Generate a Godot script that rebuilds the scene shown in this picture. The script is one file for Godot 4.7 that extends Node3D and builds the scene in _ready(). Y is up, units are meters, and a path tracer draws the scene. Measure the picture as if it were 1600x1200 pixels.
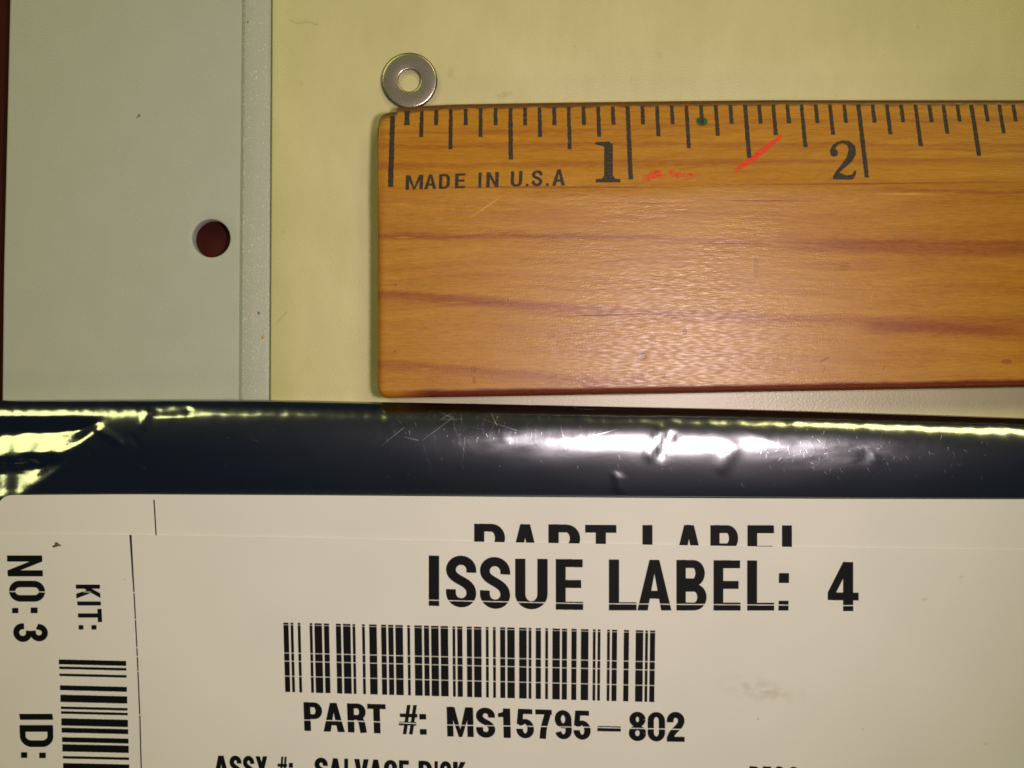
extends Node3D
# A close-up from straight above: a small steel washer against a wooden ruler on a cream board,
# a painted metal plate at the left and a shiny shielding bag with two paper labels in front.
# x runs right, z runs towards the photographer, y is up; one unit is one metre.

const CAM_H := 0.160          # height of the lens above the desk
const FOCAL := 2239.0         # focal length in photograph pixels (1600 wide)
const DESK := 0.0
const PLATE := 0.0020
const BEAD := 0.00245
const BOARD := 0.0033
const RULER := 0.0075
const BAG_TOP := 0.0062

var noise := FastNoiseLite.new()
var fine := FastNoiseLite.new()
var rng := RandomNumberGenerator.new()


func _ready() -> void:
	rng.seed = 20117
	noise.seed = 5; noise.noise_type = FastNoiseLite.TYPE_SIMPLEX_SMOOTH; noise.frequency = 1.0; noise.fractal_octaves = 3
	fine.seed = 11; fine.noise_type = FastNoiseLite.TYPE_SIMPLEX_SMOOTH; fine.frequency = 1.0; fine.fractal_type = FastNoiseLite.FRACTAL_NONE
	make_camera_and_light()
	make_desk()
	make_plate()
	make_board()
	make_ruler()
	make_washer()
	make_bag()
	make_part_label()
	make_issue_label()
	make_crumb()


# ---------------------------------------------------------------- camera and light

func make_camera_and_light() -> void:
	var cam := Camera3D.new()
	cam.name = "camera"
	cam.fov = rad_to_deg(2.0 * atan(600.0 / FOCAL))
	cam.near = 0.005
	cam.far = 20.0
	cam.transform = Transform3D(Basis(Vector3(1, 0, 0), Vector3(0, 0, -1), Vector3(0, 1, 0)), Vector3(0, CAM_H, 0))
	add_child(cam)
	cam.current = true

	var env := Environment.new()
	env.background_mode = Environment.BG_COLOR
	env.background_color = Color(0.0095, 0.0155, 0.024).linear_to_srgb()
	env.background_energy_multiplier = 1.0
	env.tonemap_mode = Environment.TONE_MAPPER_LINEAR
	env.tonemap_exposure = 1.0
	env.sdfgi_enabled = true
	env.ssao_enabled = true
	env.ssil_enabled = true
	var we := WorldEnvironment.new()
	we.name = "world"
	we.environment = env
	add_child(we)

	# the camera's own flash, right of the lens
	var flash := SpotLight3D.new()
	flash.name = "flash"
	flash.light_size = 0.010
	flash.light_color = Color(1.0, 0.805, 0.80).linear_to_srgb()
	flash.light_energy = 0.0128
	flash.spot_angle = 34.0
	flash.spot_angle_attenuation = 1.0
	flash.spot_range = 3.0
	flash.spot_attenuation = 2.0
	flash.shadow_enabled = true
	var at := Vector3(0.035, 0.158, -0.001)
	flash.transform = Transform3D(Basis.looking_at(Vector3(-0.004, 0, -0.003) - at, Vector3(0, 0, -1)), at)
	add_child(flash)
	# two yellowish ceiling fittings behind the scene, left and right of the photographer
	area_lamp("ceiling_lamp_left", Vector3(-1.0, 1.45, -1.05), Vector3(0, 0, 0), Vector2(1.15, 0.80), Color(1.0, 0.96, 0.37), 1.00)
	area_lamp("ceiling_lamp_right", Vector3(0.80, 1.45, -1.05), Vector3(0, 0, 0), Vector2(0.85, 0.40), Color(1.0, 0.88, 0.33), 0.74)
	# unseen weak fill added on the photographer's side to brighten the ruler's front
	area_lamp("added_fill_front", Vector3(0.5, 1.3, 1.5), Vector3(0, 0, 0), Vector2(0.9, 0.30), Color(1.0, 0.82, 0.30), 0.20)


func area_lamp(called: String, at: Vector3, towards: Vector3, size: Vector2, colour: Color, energy: float) -> void:
	var l := AreaLight3D.new()
	l.name = called
	l.area_size = size
	l.light_color = colour.linear_to_srgb()
	l.light_energy = energy
	l.area_normalize_energy = true
	l.area_range = 5.0
	l.shadow_enabled = true
	var up := Vector3(0, 0, -1) if absf((towards - at).normalized().y) > 0.9 else Vector3.UP
	l.transform = Transform3D(Basis.looking_at(towards - at, up), at)
	add_child(l)


# ---------------------------------------------------------------- helpers

func P(px: float, py: float, h: float) -> Vector3:
	var k := (CAM_H - h) / FOCAL
	return Vector3((px - 800.0) * k, h, (py - 600.0) * k)


func curve(pts: Array, x: float) -> float:
	# pts: [[x, y], ...] in rising x, joined by straight lines and carried on past both ends
	var n := pts.size()
	var i := 0
	while i < n - 2 and x > pts[i + 1][0]:
		i += 1
	var a: Array = pts[i]
	var b: Array = pts[i + 1]
	return a[1] + (b[1] - a[1]) * (x - a[0]) / (b[0] - a[0])


func soft(pts: Array, x: float) -> float:
	return (curve(pts, x - 30.0) + curve(pts, x - 15.0) + curve(pts, x) + curve(pts, x + 15.0) + curve(pts, x + 30.0)) / 5.0


func tag(o: Node3D, label: String, category: String) -> void:
	o.set_meta("label", label)
	o.set_meta("category", category)


func put(called: String, mesh: Mesh, m: Material, parent: Node) -> MeshInstance3D:
	var o := MeshInstance3D.new()
	o.name = called
	o.mesh = mesh
	o.material_override = m
	parent.add_child(o, true)
	return o


func thing(called: String, at: Vector3, label: String, category: String) -> Node3D:
	var o := Node3D.new()
	o.name = called
	o.position = at
	add_child(o, true)
	tag(o, label, category)
	return o


func mat(colour: Color, rough: float, metal := 0.0) -> StandardMaterial3D:
	var m := StandardMaterial3D.new()
	m.albedo_color = colour.linear_to_srgb()
	m.roughness = rough
	m.metallic = metal
	return m


func tri(st: SurfaceTool, a: Vector3, b: Vector3, c: Vector3, ua: Vector2, ub: Vector2, uc: Vector2) -> void:
	st.set_uv(ua); st.add_vertex(a)
	st.set_uv(ub); st.add_vertex(b)
	st.set_uv(uc); st.add_vertex(c)


func quad(st: SurfaceTool, a: Vector3, b: Vector3, c: Vector3, d: Vector3, uv: Callable) -> void:
	# a b c d clockwise as seen from the front
	tri(st, a, b, c, uv.call(a), uv.call(b), uv.call(c))
	tri(st, a, c, d, uv.call(a), uv.call(c), uv.call(d))


func solid(top: Array, base: Callable, uv: Callable, origin: Vector3, open := "") -> ArrayMesh:
	# top: rows of points, rows go towards +z, points in a row towards +x. Closed by walls and an underside.
	var st := SurfaceTool.new()
	st.begin(Mesh.PRIMITIVE_TRIANGLES)
	var nr := top.size()
	var nc: int = top[0].size()
	st.set_smooth_group(0)
	for j in nr - 1:
		for i in nc - 1:
			quad(st, top[j][i] - origin, top[j][i + 1] - origin, top[j + 1][i + 1] - origin, top[j + 1][i] - origin, func(v): return uv.call(v + origin))
	var loop := []
	for i in nc: loop.append([top[0][i], "back"])
	for j in range(1, nr): loop.append([top[j][nc - 1], "right"])
	for i in range(nc - 2, -1, -1): loop.append([top[nr - 1][i], "front"])
	for j in range(nr - 2, 0, -1): loop.append([top[j][0], "left"])
	st.set_smooth_group(1)
	for k in loop.size():
		var a: Vector3 = loop[k][0]
		var b: Vector3 = loop[(k + 1) % loop.size()][0]
		var a2 := Vector3(a.x, base.call(a.x, a.z), a.z)
		var b2 := Vector3(b.x, base.call(b.x, b.z), b.z)
		quad(st, a - origin, a2 - origin, b2 - origin, b - origin, func(v): return uv.call(v + origin))
	st.set_smooth_group(2)
	for j in nr - 1:
		for i in nc - 1:
			var q := [top[j][i], top[j + 1][i], top[j + 1][i + 1], top[j][i + 1]]
			for n in 4:
				q[n] = Vector3(q[n].x, base.call(q[n].x, q[n].z), q[n].z) - origin
			quad(st, q[0], q[1], q[2], q[3], func(v): return uv.call(v + origin))
	st.index()
	st.generate_normals()
	return st.commit()


func lathe(profile: Array, turns: int) -> ArrayMesh:
	# profile: closed loop of (radius, height), outside first, turned about y
	var st := SurfaceTool.new()
	st.begin(Mesh.PRIMITIVE_TRIANGLES)
	st.set_smooth_group(0)
	for k in turns:
		var a0 := TAU * k / turns
		var a1 := TAU * (k + 1) / turns
		for n in profile.size():
			var p: Vector2 = profile[n]
			var q: Vector2 = profile[(n + 1) % profile.size()]
			var v0 := Vector3(p.x * cos(a0), p.y, p.x * sin(a0))
			var v1 := Vector3(p.x * cos(a1), p.y, p.x * sin(a1))
			var v2 := Vector3(q.x * cos(a1), q.y, q.x * sin(a1))
			var v3 := Vector3(q.x * cos(a0), q.y, q.x * sin(a0))
			quad(st, v0, v3, v2, v1, func(v): return Vector2(v.x, v.z) * 100.0)
	st.index()
	st.generate_normals()
	return st.commit()


# ---------------------------------------------------------------- ink: shapes drawn into a coverage sheet

class Ink:
	var w := 0
	var h := 0
	var a := PackedFloat32Array()

	func _init(width: int, height: int) -> void:
		w = width; h = height
		a.resize(w * h)

	func poly(pts: PackedVector2Array, amount := 1.0) -> void:
		# fills a polygon with four sub-rows per pixel and exact coverage along x
		var y0 := INF
		var y1 := -INF
		for p in pts:
			y0 = minf(y0, p.y); y1 = maxf(y1, p.y)
		var n := pts.size()
		for sub in range(maxi(0, int(floor(y0 * 4.0))), mini(h * 4 - 1, int(ceil(y1 * 4.0))) + 1):
			var y := (sub + 0.5) / 4.0
			var xs := []
			for k in n:
				var p := pts[k]
				var q := pts[(k + 1) % n]
				if (p.y <= y) != (q.y <= y):
					xs.append(p.x + (q.x - p.x) * (y - p.y) / (q.y - p.y))
			xs.sort()
			var row := int(sub / 4) * w
			for k in range(0, xs.size() - 1, 2):
				var l := maxf(xs[k], 0.0)
				var r := minf(xs[k + 1], float(w) - 0.001)
				if r <= l:
					continue
				var il := int(l)
				var ir := int(r)
				if il == ir:
					a[row + il] += amount * 0.25 * (r - l)
				else:
					a[row + il] += amount * 0.25 * (il + 1 - l)
					for x in range(il + 1, ir):
						a[row + x] += amount * 0.25
					a[row + ir] += amount * 0.25 * (r - ir)

	func settle() -> void:
		for i in a.size():
			a[i] = clampf(a[i], 0.0, 1.0)


func arc(c: Vector2, r: Vector2, from: float, to: float, n := 14) -> Array:
	var out := []
	for k in n + 1:
		var t := deg_to_rad(from + (to - from) * k / n)
		out.append(c + Vector2(cos(t) * r.x, sin(t) * r.y))
	return out


func bez(a: Vector2, b: Vector2, c: Vector2, d: Vector2, n := 12) -> Array:
	var out := []
	for k in range(1, n):
		out.append(a.bezier_interpolate(b, c, d, float(k) / n))
	return out


func box(x0: float, y0: float, x1: float, y1: float) -> Array:
	return [Vector2(x0, y0), Vector2(x1, y0), Vector2(x1, y1), Vector2(x0, y1)]


func pts(list: Array) -> Array:
	var out := []
	for k in range(0, list.size(), 2):
		out.append(Vector2(list[k], list[k + 1]))
	return out


func stroke(path: Array, hx: float, hy: float) -> Array:
	# a pen that is hx wide each side on upright strokes and hy on level ones; returns a list of quads
	var side := []
	for k in path.size():
		var d: Vector2 = (path[mini(k + 1, path.size() - 1)] - path[maxi(k - 1, 0)]).normalized()
		var n := Vector2(-d.y, d.x)
		side.append(Vector2(n.x * hx, n.y * hy))
	var out := []
	for k in path.size() - 1:
		out.append([path[k] + side[k], path[k + 1] + side[k + 1], path[k + 1] - side[k + 1], path[k] - side[k]])
	return out


func glyph(ch: String, t: float, b: float) -> Array:
	# [width, list of polygons]; the letter is one unit high, y down. t: upright stroke, b: level stroke.
	var s := t / 2.0
	var v := b / 2.0
	var stem := box(0, 0, t, 1)
	match ch:
		"I": return [t, [stem]]
		"L": return [0.55, [stem, box(t, 1 - b, 0.55, 1)]]
		"T": return [0.62, [box(0, 0, 0.62, b), box(0.31 - s, b, 0.31 + s, 1)]]
		"E": return [0.56, [stem, box(t, 0, 0.55, b), box(t, 0.49 - v, 0.52, 0.49 + v), box(t, 1 - b, 0.56, 1)]]
		"A": return [0.7, [pts([0, 1, t * 1.05, 1, 0.35 + s * 0.5, 0, 0.35 - s, 0]), pts([0.7 - t * 1.05, 1, 0.7, 1, 0.35 + s, 0, 0.35 - s * 0.5, 0]), box(0.17, 0.69 - v, 0.53, 0.69 + v)]]
		"V": return [0.68, [pts([0, 0, t * 1.05, 0, 0.34 + s * 0.7, 1, 0.34 - s * 0.9, 1]), pts([0.68, 0, 0.68 - t * 1.05, 0, 0.34 - s * 0.7, 1, 0.34 + s * 0.9, 1])]]
		"Y": return [0.68, [pts([0, 0, t * 1.1, 0, 0.34 + s, 0.6, 0.34 - s, 0.6]), pts([0.68, 0, 0.68 - t * 1.1, 0, 0.34 - s, 0.6, 0.34 + s, 0.6]), box(0.34 - s, 0.6, 0.34 + s, 1)]]
		"N": return [0.66, [stem, box(0.66 - t, 0, 0.66, 1), pts([t * 0.2, 0, t, 0, 0.66 - t * 0.2, 1, 0.66 - t, 1])]]
		"M": return [0.86, [box(0, 0, t * 0.9, 1), box(0.86 - t * 0.9, 0, 0.86, 1), pts([t * 0.3, 0, t * 1.15, 0, 0.43 + s * 0.5, 1, 0.43 - s * 0.5, 1]), pts([0.86 - t * 0.3, 0, 0.86 - t * 1.15, 0, 0.43 - s * 0.5, 1, 0.43 + s * 0.5, 1])]]
		"K": return [0.66, [stem, pts([t, 0.66, t, 0.66 - t * 1.6, 0.64 - t * 1.15, 0, 0.64, 0]), pts([0.25, 0.5, 0.25 + t * 0.7, 0.36, 0.66, 1, 0.66 - t * 1.15, 1])]]
		"P": return [0.62, [stem] + stroke(pts([s, v]) + arc(Vector2(0.35, 0.29), Vector2(0.27 - s, 0.29 - v), -90, 90) + pts([s, 0.58 - v]), s, v)]
		"R": return [0.64, [stem] + stroke(pts([s, v]) + arc(Vector2(0.35, 0.28), Vector2(0.27 - s, 0.28 - v), -90, 90) + pts([s, 0.56 - v]), s, v) + stroke(pts([0.34, 0.56 - v]) + bez(Vector2(0.34, 0.56 - v), Vector2(0.58 - s, 0.5), Vector2(0.6 - s, 0.7), Vector2(0.64 - s, 1)) + pts([0.64 - s, 1]), s, v)]
		"B": return [0.65, [stem] + stroke(pts([s, v]) + arc(Vector2(0.37, 0.26), Vector2(0.24 - s, 0.26 - v), -90, 90) + pts([s, 0.52 - v]), s, v) + stroke(pts([s, 0.47 + v]) + arc(Vector2(0.38, 0.735), Vector2(0.27 - s, 0.265 - v), -90, 90) + pts([s, 1 - v]), s, v)]
		"D": return [0.64, [stem] + stroke(pts([s, v]) + arc(Vector2(0.32, 0.35), Vector2(0.32 - s, 0.35 - v), -90, 0) + arc(Vector2(0.32, 0.65), Vector2(0.32 - s, 0.35 - v), 0, 90) + pts([s, 1 - v]), s, v)]
		"U": return [0.64, stroke(pts([s, 0]) + arc(Vector2(0.32, 0.7), Vector2(0.32 - s, 0.3 - v), 180, 0) + pts([0.64 - s, 0]), s, v)]
		"O", "0": return [0.62, stroke(arc(Vector2(0.31, 0.3), Vector2(0.31 - s, 0.3 - v), -180, 0) + arc(Vector2(0.31, 0.7), Vector2(0.31 - s, 0.3 - v), 0, 180) + pts([s, 0.3]), s, v)]
		"C", "G":
			var g := stroke(pts([0.62 - s, 0.34]) + arc(Vector2(0.31, 0.3), Vector2(0.31 - s, 0.3 - v), 0, -180) + arc(Vector2(0.31, 0.7), Vector2(0.31 - s, 0.3 - v), 180, 0) + pts([0.62 - s, 0.62]), s, v)
			return [0.62, g + ([box(0.33, 0.5, 0.62, 0.5 + b)] if ch == "G" else [])]
		"S": return [0.62, stroke(pts([0.62 - s, 0.32]) + arc(Vector2(0.31, 0.27), Vector2(0.31 - s, 0.27 - v), 0, -180) + bez(Vector2(s, 0.27), Vector2(s, 0.5), Vector2(0.62 - s, 0.46), Vector2(0.62 - s, 0.73)) + arc(Vector2(0.31, 0.73), Vector2(0.31 - s, 0.27 - v), 0, 180) + pts([s, 0.66]), s, v * 1.15)]
		"1": return [0.38, [box(0.38 - t, 0, 0.38, 1), pts([0, 0.17, 0.14, 0.13, 0.38 - t * 0.8, 0, 0.38 - t * 0.4, 0.14, 0.38 - t * 0.5, 0.29, 0, 0.29])]]
		"2": return [0.6, stroke(pts([s, 0.34]) + arc(Vector2(0.3, 0.28), Vector2(0.3 - s, 0.28 - v), 180, 360) + bez(Vector2(0.6 - s, 0.28), Vector2(0.6 - s, 0.52), Vector2(s + 0.03, 0.62), Vector2(s + 0.01, 0.9)) + pts([s + 0.01, 0.92]), s, v * 1.2) + [box(0, 1 - b, 0.6, 1)]]
		"3": return [0.6, stroke(pts([s, 0.3]) + arc(Vector2(0.3, 0.26), Vector2(0.28 - s, 0.26 - v), 180, 430) + pts([0.24, 0.52 - v]), s, v) + stroke(pts([0.24, 0.46 + v]) + arc(Vector2(0.3, 0.73), Vector2(0.3 - s, 0.27 - v), -80, 180) + pts([s, 0.68]), s, v)]
		"4": return [0.62, [box(0.51 - t, 0, 0.51, 1), box(0, 0.78 - b, 0.62, 0.78), pts([0, 0.78 - b, 0.51 - t, 0, 0.51 - t * 0.3, 0.05, 0.15, 0.78 - b * 0.8])]]
		"5": return [0.6, [box(0.09, 0, 0.56, b), pts([0.08, 0, 0.08 + t * 0.85, 0, t * 0.85 + 0.02, 0.52, 0.02, 0.52])] + stroke(pts([0.08, 0.5]) + arc(Vector2(0.3, 0.67), Vector2(0.3 - s, 0.33 - v), -125, 0) + arc(Vector2(0.3, 0.69), Vector2(0.3 - s, 0.31 - v), 0, 180) + pts([s, 0.68]), s, v)]
		"7": return [0.58, [box(0, 0, 0.58, b)] + stroke(pts([0.54 - s, b * 0.8]) + bez(Vector2(0.54 - s, b), Vector2(0.36, 0.4), Vector2(0.26, 0.6), Vector2(0.13 + s, 1)) + pts([0.13 + s, 1]), s, v)]
		"8": return [0.6, stroke(arc(Vector2(0.3, 0.26), Vector2(0.28 - s, 0.26 - v), 0, 360, 24), s, v) + stroke(arc(Vector2(0.3, 0.73), Vector2(0.3 - s, 0.27 - v), 0, 360, 24), s, v)]
		"9": return [0.6, stroke(arc(Vector2(0.3, 0.31), Vector2(0.3 - s, 0.31 - v), 0, 360, 24), s, v) + stroke(pts([0.6 - s, 0.3]) + arc(Vector2(0.3, 0.7), Vector2(0.3 - s, 0.3 - v), 0, 165), s, v)]
		"#": return [0.7, [pts([0.14, 1, 0.14 + t * 0.6, 1, 0.34 + t * 0.6, 0, 0.34, 0]), pts([0.38, 1, 0.38 + t * 0.6, 1, 0.58 + t * 0.6, 0, 0.58, 0]), box(0.05, 0.36 - v * 0.7, 0.72, 0.36 + v * 0.7), box(0.0, 0.64 - v * 0.7, 0.67, 0.64 + v * 0.7)]]
		":": return [0.19, [box(0, 0.27, 0.19, 0.46), box(0, 0.81, 0.19, 1)]]
		".": return [0.19, [box(0, 0.84, 0.19, 1)]]
		"-": return [1.0, [box(0, 0, 1, 1)]]
	return [1.0, []]


func letter(ink: Ink, ch: String, q: Array, to: Callable, t := 0.2, b := 0.155) -> void:
	# q: the letter's four corners in photograph pixels (top left, top right, bottom right, bottom left as it is read)
	var g := glyph(ch, t, b)
	for shape in g[1]:
		var out := PackedVector2Array()
		for p in shape:
			var u: float = p.x / g[0]
			var top: Vector2 = q[0].lerp(q[1], u)
			var low: Vector2 = q[3].lerp(q[2], u)
			out.append(to.call(top.lerp(low, p.y)))
		ink.poly(out)


func quad_ink(ink: Ink, q: Array, to: Callable, amount := 1.0) -> void:
	var out := PackedVector2Array()
	for p in q:
		out.append(to.call(p))
	ink.poly(out, amount)


func line_text(ink: Ink, list: Array, top: Array, low: Array, lean: float, to: Callable, t := 0.2, b := 0.155) -> void:
	# list: [letter, left, right] in pixels along x; top and low: the lines its letters stand between
	for e in list:
		var yt0 := curve(top, e[1]); var yt1 := curve(top, e[2])
		var yl0 := curve(low, e[1]); var yl1 := curve(low, e[2])
		letter(ink, e[0], [Vector2(e[1] + lean, yt0), Vector2(e[2] + lean, yt1), Vector2(e[2] - lean, yl1), Vector2(e[1] - lean, yl0)], to, t, b)


func image_of(w: int, h: int, bytes: PackedByteArray) -> ImageTexture:
	return ImageTexture.create_from_image(Image.create_from_data(w, h, false, Image.FORMAT_RGB8, bytes))


func grey_of(w: int, h: int, bytes: PackedByteArray) -> ImageTexture:
	return ImageTexture.create_from_image(Image.create_from_data(w, h, false, Image.FORMAT_L8, bytes))


# ---------------------------------------------------------------- desk, plate, board

func make_desk() -> void:
	var n := 512
	var d := PackedByteArray()
	d.resize(n * n * 3)
	for y in n:
		for x in n:
			var g := 0.5 + 0.5 * noise.get_noise_2d(x * 0.09, y * 0.006) + 0.25 * noise.get_noise_2d(x * 0.02, y * 0.02)
			var k := (y * n + x) * 3
			d[k] = clampi(int(48 + 22 * g), 0, 255)
			d[k + 1] = clampi(int(11 + 7 * g), 0, 255)
			d[k + 2] = clampi(int(8 + 4 * g), 0, 255)
	var m := mat(Color.WHITE, 0.7)
	m.metallic_specular = 0.3
	m.albedo_texture = image_of(n, n, d)
	var st := SurfaceTool.new()
	st.begin(Mesh.PRIMITIVE_TRIANGLES)
	var uv := func(v): return Vector2(v.x, v.z) * 6.0
	var a := 0.4
	quad(st, Vector3(-a, DESK, -a), Vector3(a, DESK, -a), Vector3(a, DESK, a), Vector3(-a, DESK, a), uv)
	quad(st, Vector3(-a, DESK - 0.02, -a), Vector3(-a, DESK - 0.02, a), Vector3(a, DESK - 0.02, a), Vector3(a, DESK - 0.02, -a), uv)
	for s in [[-1, -1, 1, -1], [1, -1, 1, 1], [1, 1, -1, 1], [-1, 1, -1, -1]]:
		quad(st, Vector3(a * s[0], DESK, a * s[1]), Vector3(a * s[0], DESK - 0.02, a * s[1]), Vector3(a * s[2], DESK - 0.02, a * s[3]), Vector3(a * s[2], DESK, a * s[3]), uv)
	st.generate_normals()
	var o := put("desk_surface", st.commit(), m, self)
	o.set_meta("kind", "structure")


func plate_texture() -> ImageTexture:
	# the texels cover the pixels -40..440 across and -120..840 down
	var w := 768
	var h := 1280
	var d := PackedByteArray()
	d.resize(w * h * 3)
	for y in h:
		for x in w:
			var f := fine.get_noise_2d(x * 0.45, y * 0.3) * 5.0 + fine.get_noise_2d(x * 0.012, y * 0.009) * 1.5
			var k := (y * w + x) * 3
			d[k] = int(180 + f)
			d[k + 1] = int(187 + f)
			d[k + 2] = int(180 + f)
	for n in 900:
		# flakes in the paint, their glints painted as pale dots, most on the raised strip
		var px := rng.randf_range(381, 420) if n % 9 < 5 else rng.randf_range(180, 376)
		var py := rng.randf_range(-100, 640)
		if n % 9 < 2:
			px = 382.0 - (py - 0.0) * 0.0035 + rng.randf_range(-1, 1.5)
		var g := rng.randf_range(0.15, 0.85)
		if n % 9 >= 5:
			g *= 0.35
		dab(d, w, h, (px + 40) * w / 480.0, (py + 120) * h / 960.0, rng.randf_range(0.7, 1.6), Color(1, 1, 0.97), g)
	dab(d, w, h, (217 + 40) * w / 480.0, (180 + 120) * h / 960.0, 4.0, Color(0.3, 0.28, 0.2), 0.7)
	dab(d, w, h, (214 + 40) * w / 480.0, (183 + 120) * h / 960.0, 2.4, Color(0.3, 0.28, 0.2), 0.6)
	dab(d, w, h, (405 + 40) * w / 480.0, (489 + 120) * h / 960.0, 3.4, Color(0.25, 0.24, 0.2), 0.8)
	dab(d, w, h, (411 + 40) * w / 480.0, (527 + 120) * h / 960.0, 4.2, Color(0.75, 0.45, 0.12), 0.8)
	dab(d, w, h, (388 + 40) * w / 480.0, (36 + 120) * h / 960.0, 2.6, Color(0.3, 0.28, 0.24), 0.7)
	return image_of(w, h, d)


func dab(d: PackedByteArray, w: int, h: int, cx: float, cy: float, r: float, c: Color, amount: float) -> void:
	for y in range(maxi(0, int(cy - r - 1)), mini(h, int(cy + r + 2))):
		for x in range(maxi(0, int(cx - r - 1)), mini(w, int(cx + r + 2))):
			var f := clampf(1.3 * (1.0 - Vector2(x - cx, y - cy).length() / (r + 0.6)), 0, 1) * amount
			if f > 0:
				var k := (y * w + x) * 3
				d[k] = int(lerpf(d[k], c.r * 255, f))
				d[k + 1] = int(lerpf(d[k + 1], c.g * 255, f))
				d[k + 2] = int(lerpf(d[k + 2], c.b * 255, f))


func make_plate() -> void:
	var m := mat(Color.WHITE, 0.42)
	m.albedo_texture = plate_texture()
	m.metallic_specular = 0.5
	m.heightmap_enabled = true
	m.heightmap_texture = grain_bump(1024, 2048, 0.22, 9)
	m.heightmap_scale = 0.0028
	var k := (CAM_H - PLATE) / FOCAL
	var uv := func(v): return Vector2((v.x / k + 800.0 + 40.0) / 480.0, (v.z / k + 600.0 + 120.0) / 960.0)
	var root := thing("metal_plate", Vector3(P(215, 600, 0).x, DESK, 0), "pale grey painted metal plate with a round hole, left of the cream board", "plate")
	var o := root.position
	# the flat sheet with its hole
	var c := P(330, 372.5, PLATE)
	var r := 29.5 * k
	var a := 40.0 * k
	var z0 := P(0, -200, PLATE).z
	var z1 := P(0, 1300, PLATE).z
	var left := func(z): return P(curve([[-200, 20], [0, 15], [430, 5], [620, 3], [1300, -2]], z / k + 600.0), 0, PLATE).x
	var right := func(z): return P(curve([[-200, 379], [0, 378], [370, 374.5], [600, 373], [1300, 369]], z / k + 600.0), 0, PLATE).x
	var st := SurfaceTool.new()
	st.begin(Mesh.PRIMITIVE_TRIANGLES)
	st.set_smooth_group(0)
	var zs := [z0, c.z - a, c.z + a, z1]
	var lip := 0.00025
	for row in 3:
		var xs := [0.0, c.x - a, c.x + a, 1.0]
		for col in 3:
			if row == 1 and col == 1:
				continue
			var steps := 12 if row != 1 else 2
			for n in steps:
				var za: float = lerpf(zs[row], zs[row + 1], float(n) / steps)
				var zb: float = lerpf(zs[row], zs[row + 1], float(n + 1) / steps)
				var xa0: float = left.call(za) + lip if col == 0 else xs[col]
				var xb0: float = left.call(zb) + lip if col == 0 else xs[col]
				var xa1: float = right.call(za) if col == 2 else xs[col + 1]
				var xb1: float = right.call(zb) if col == 2 else xs[col + 1]
				quad(st, Vector3(xa0, PLATE, za) - o, Vector3(xa1, PLATE, za) - o, Vector3(xb1, PLATE, zb) - o, Vector3(xb0, PLATE, zb) - o, func(v): return uv.call(v + o))
				if col == 0:
					for e in 4:
						var t0 := PI / 2 * e / 4
						var t1 := PI / 2 * (e + 1) / 4
						var pa := Vector3(xa0 - lip * sin(t0), PLATE - lip * (1 - cos(t0)), za) - o
						var pb := Vector3(xa0 - lip * sin(t1), PLATE - lip * (1 - cos(t1)), za) - o
						var pc := Vector3(xb0 - lip * sin(t1), PLATE - lip * (1 - cos(t1)), zb) - o
						var pd := Vector3(xb0 - lip * sin(t0), PLATE - lip * (1 - cos(t0)), zb) - o
						quad(st, pb, pa, pd, pc, func(v): return uv.call(v + o))
					quad(st, Vector3(xa0 - lip, DESK + 0.00002, za) - o, Vector3(xa0 - lip, PLATE - lip, za) - o, Vector3(xb0 - lip, PLATE - lip, zb) - o, Vector3(xb0 - lip, DESK + 0.00002, zb) - o, func(v): return uv.call(v + o))
	var turns := 96
	for n in turns:
		var t0 := TAU * n / turns
		var t1 := TAU * (n + 1) / turns
		var d0 := Vector3(cos(t0), 0, sin(t0))
		var d1 := Vector3(cos(t1), 0, sin(t1))
		var s0 := a / maxf(absf(d0.x), absf(d0.z))
		var s1 := a / maxf(absf(d1.x), absf(d1.z))
		var rings := [[s0, s1, PLATE], [r + 0.00016, r + 0.00016, PLATE], [r + 0.00007, r + 0.00007, PLATE - 0.00003], [r, r, PLATE - 0.00014], [r, r, DESK + 0.00002]]
		for q in 4:
			var A: Vector3 = Vector3(c.x, rings[q][2], c.z) + d0 * rings[q][0] - o
			var B: Vector3 = Vector3(c.x, rings[q][2], c.z) + d1 * rings[q][1] - o
			var C: Vector3 = Vector3(c.x, rings[q + 1][2], c.z) + d1 * rings[q + 1][1] - o
			var D: Vector3 = Vector3(c.x, rings[q + 1][2], c.z) + d0 * rings[q + 1][0] - o
			quad(st, A, B, C, D, func(v): return uv.call(v + o))
	st.index()
	st.generate_normals()
	put("sheet", st.commit(), m, root)
	# the raised strip along its right edge
	var ms := m.duplicate() as StandardMaterial3D
	ms.roughness = 0.34
	ms.albedo_color = Color(1.0, 1.0, 1.0)
	ms.heightmap_scale = 0.005
	var top := []
	for j in 61:
		var z := lerpf(z0, z1, j / 60.0)
		var row := []
		var x: float = right.call(z)
		for e in [[0.0, PLATE], [1.2 * k, PLATE + 0.00006], [3.2 * k, PLATE + 0.00022], [5.6 * k, BEAD - 0.00008], [7.5 * k, BEAD], [25 * k, BEAD], [42 * k, BEAD], [50.2 * k, BEAD], [50.6 * k, BEAD - 0.00002], [50.9 * k, BEAD - 0.00008]]:
			row.append(Vector3(x + e[0], e[1], z))
		top.append(row)
	put("raised_strip", solid(top, func(_x, _z): return DESK + 0.00002, uv, o), ms, root)


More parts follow.
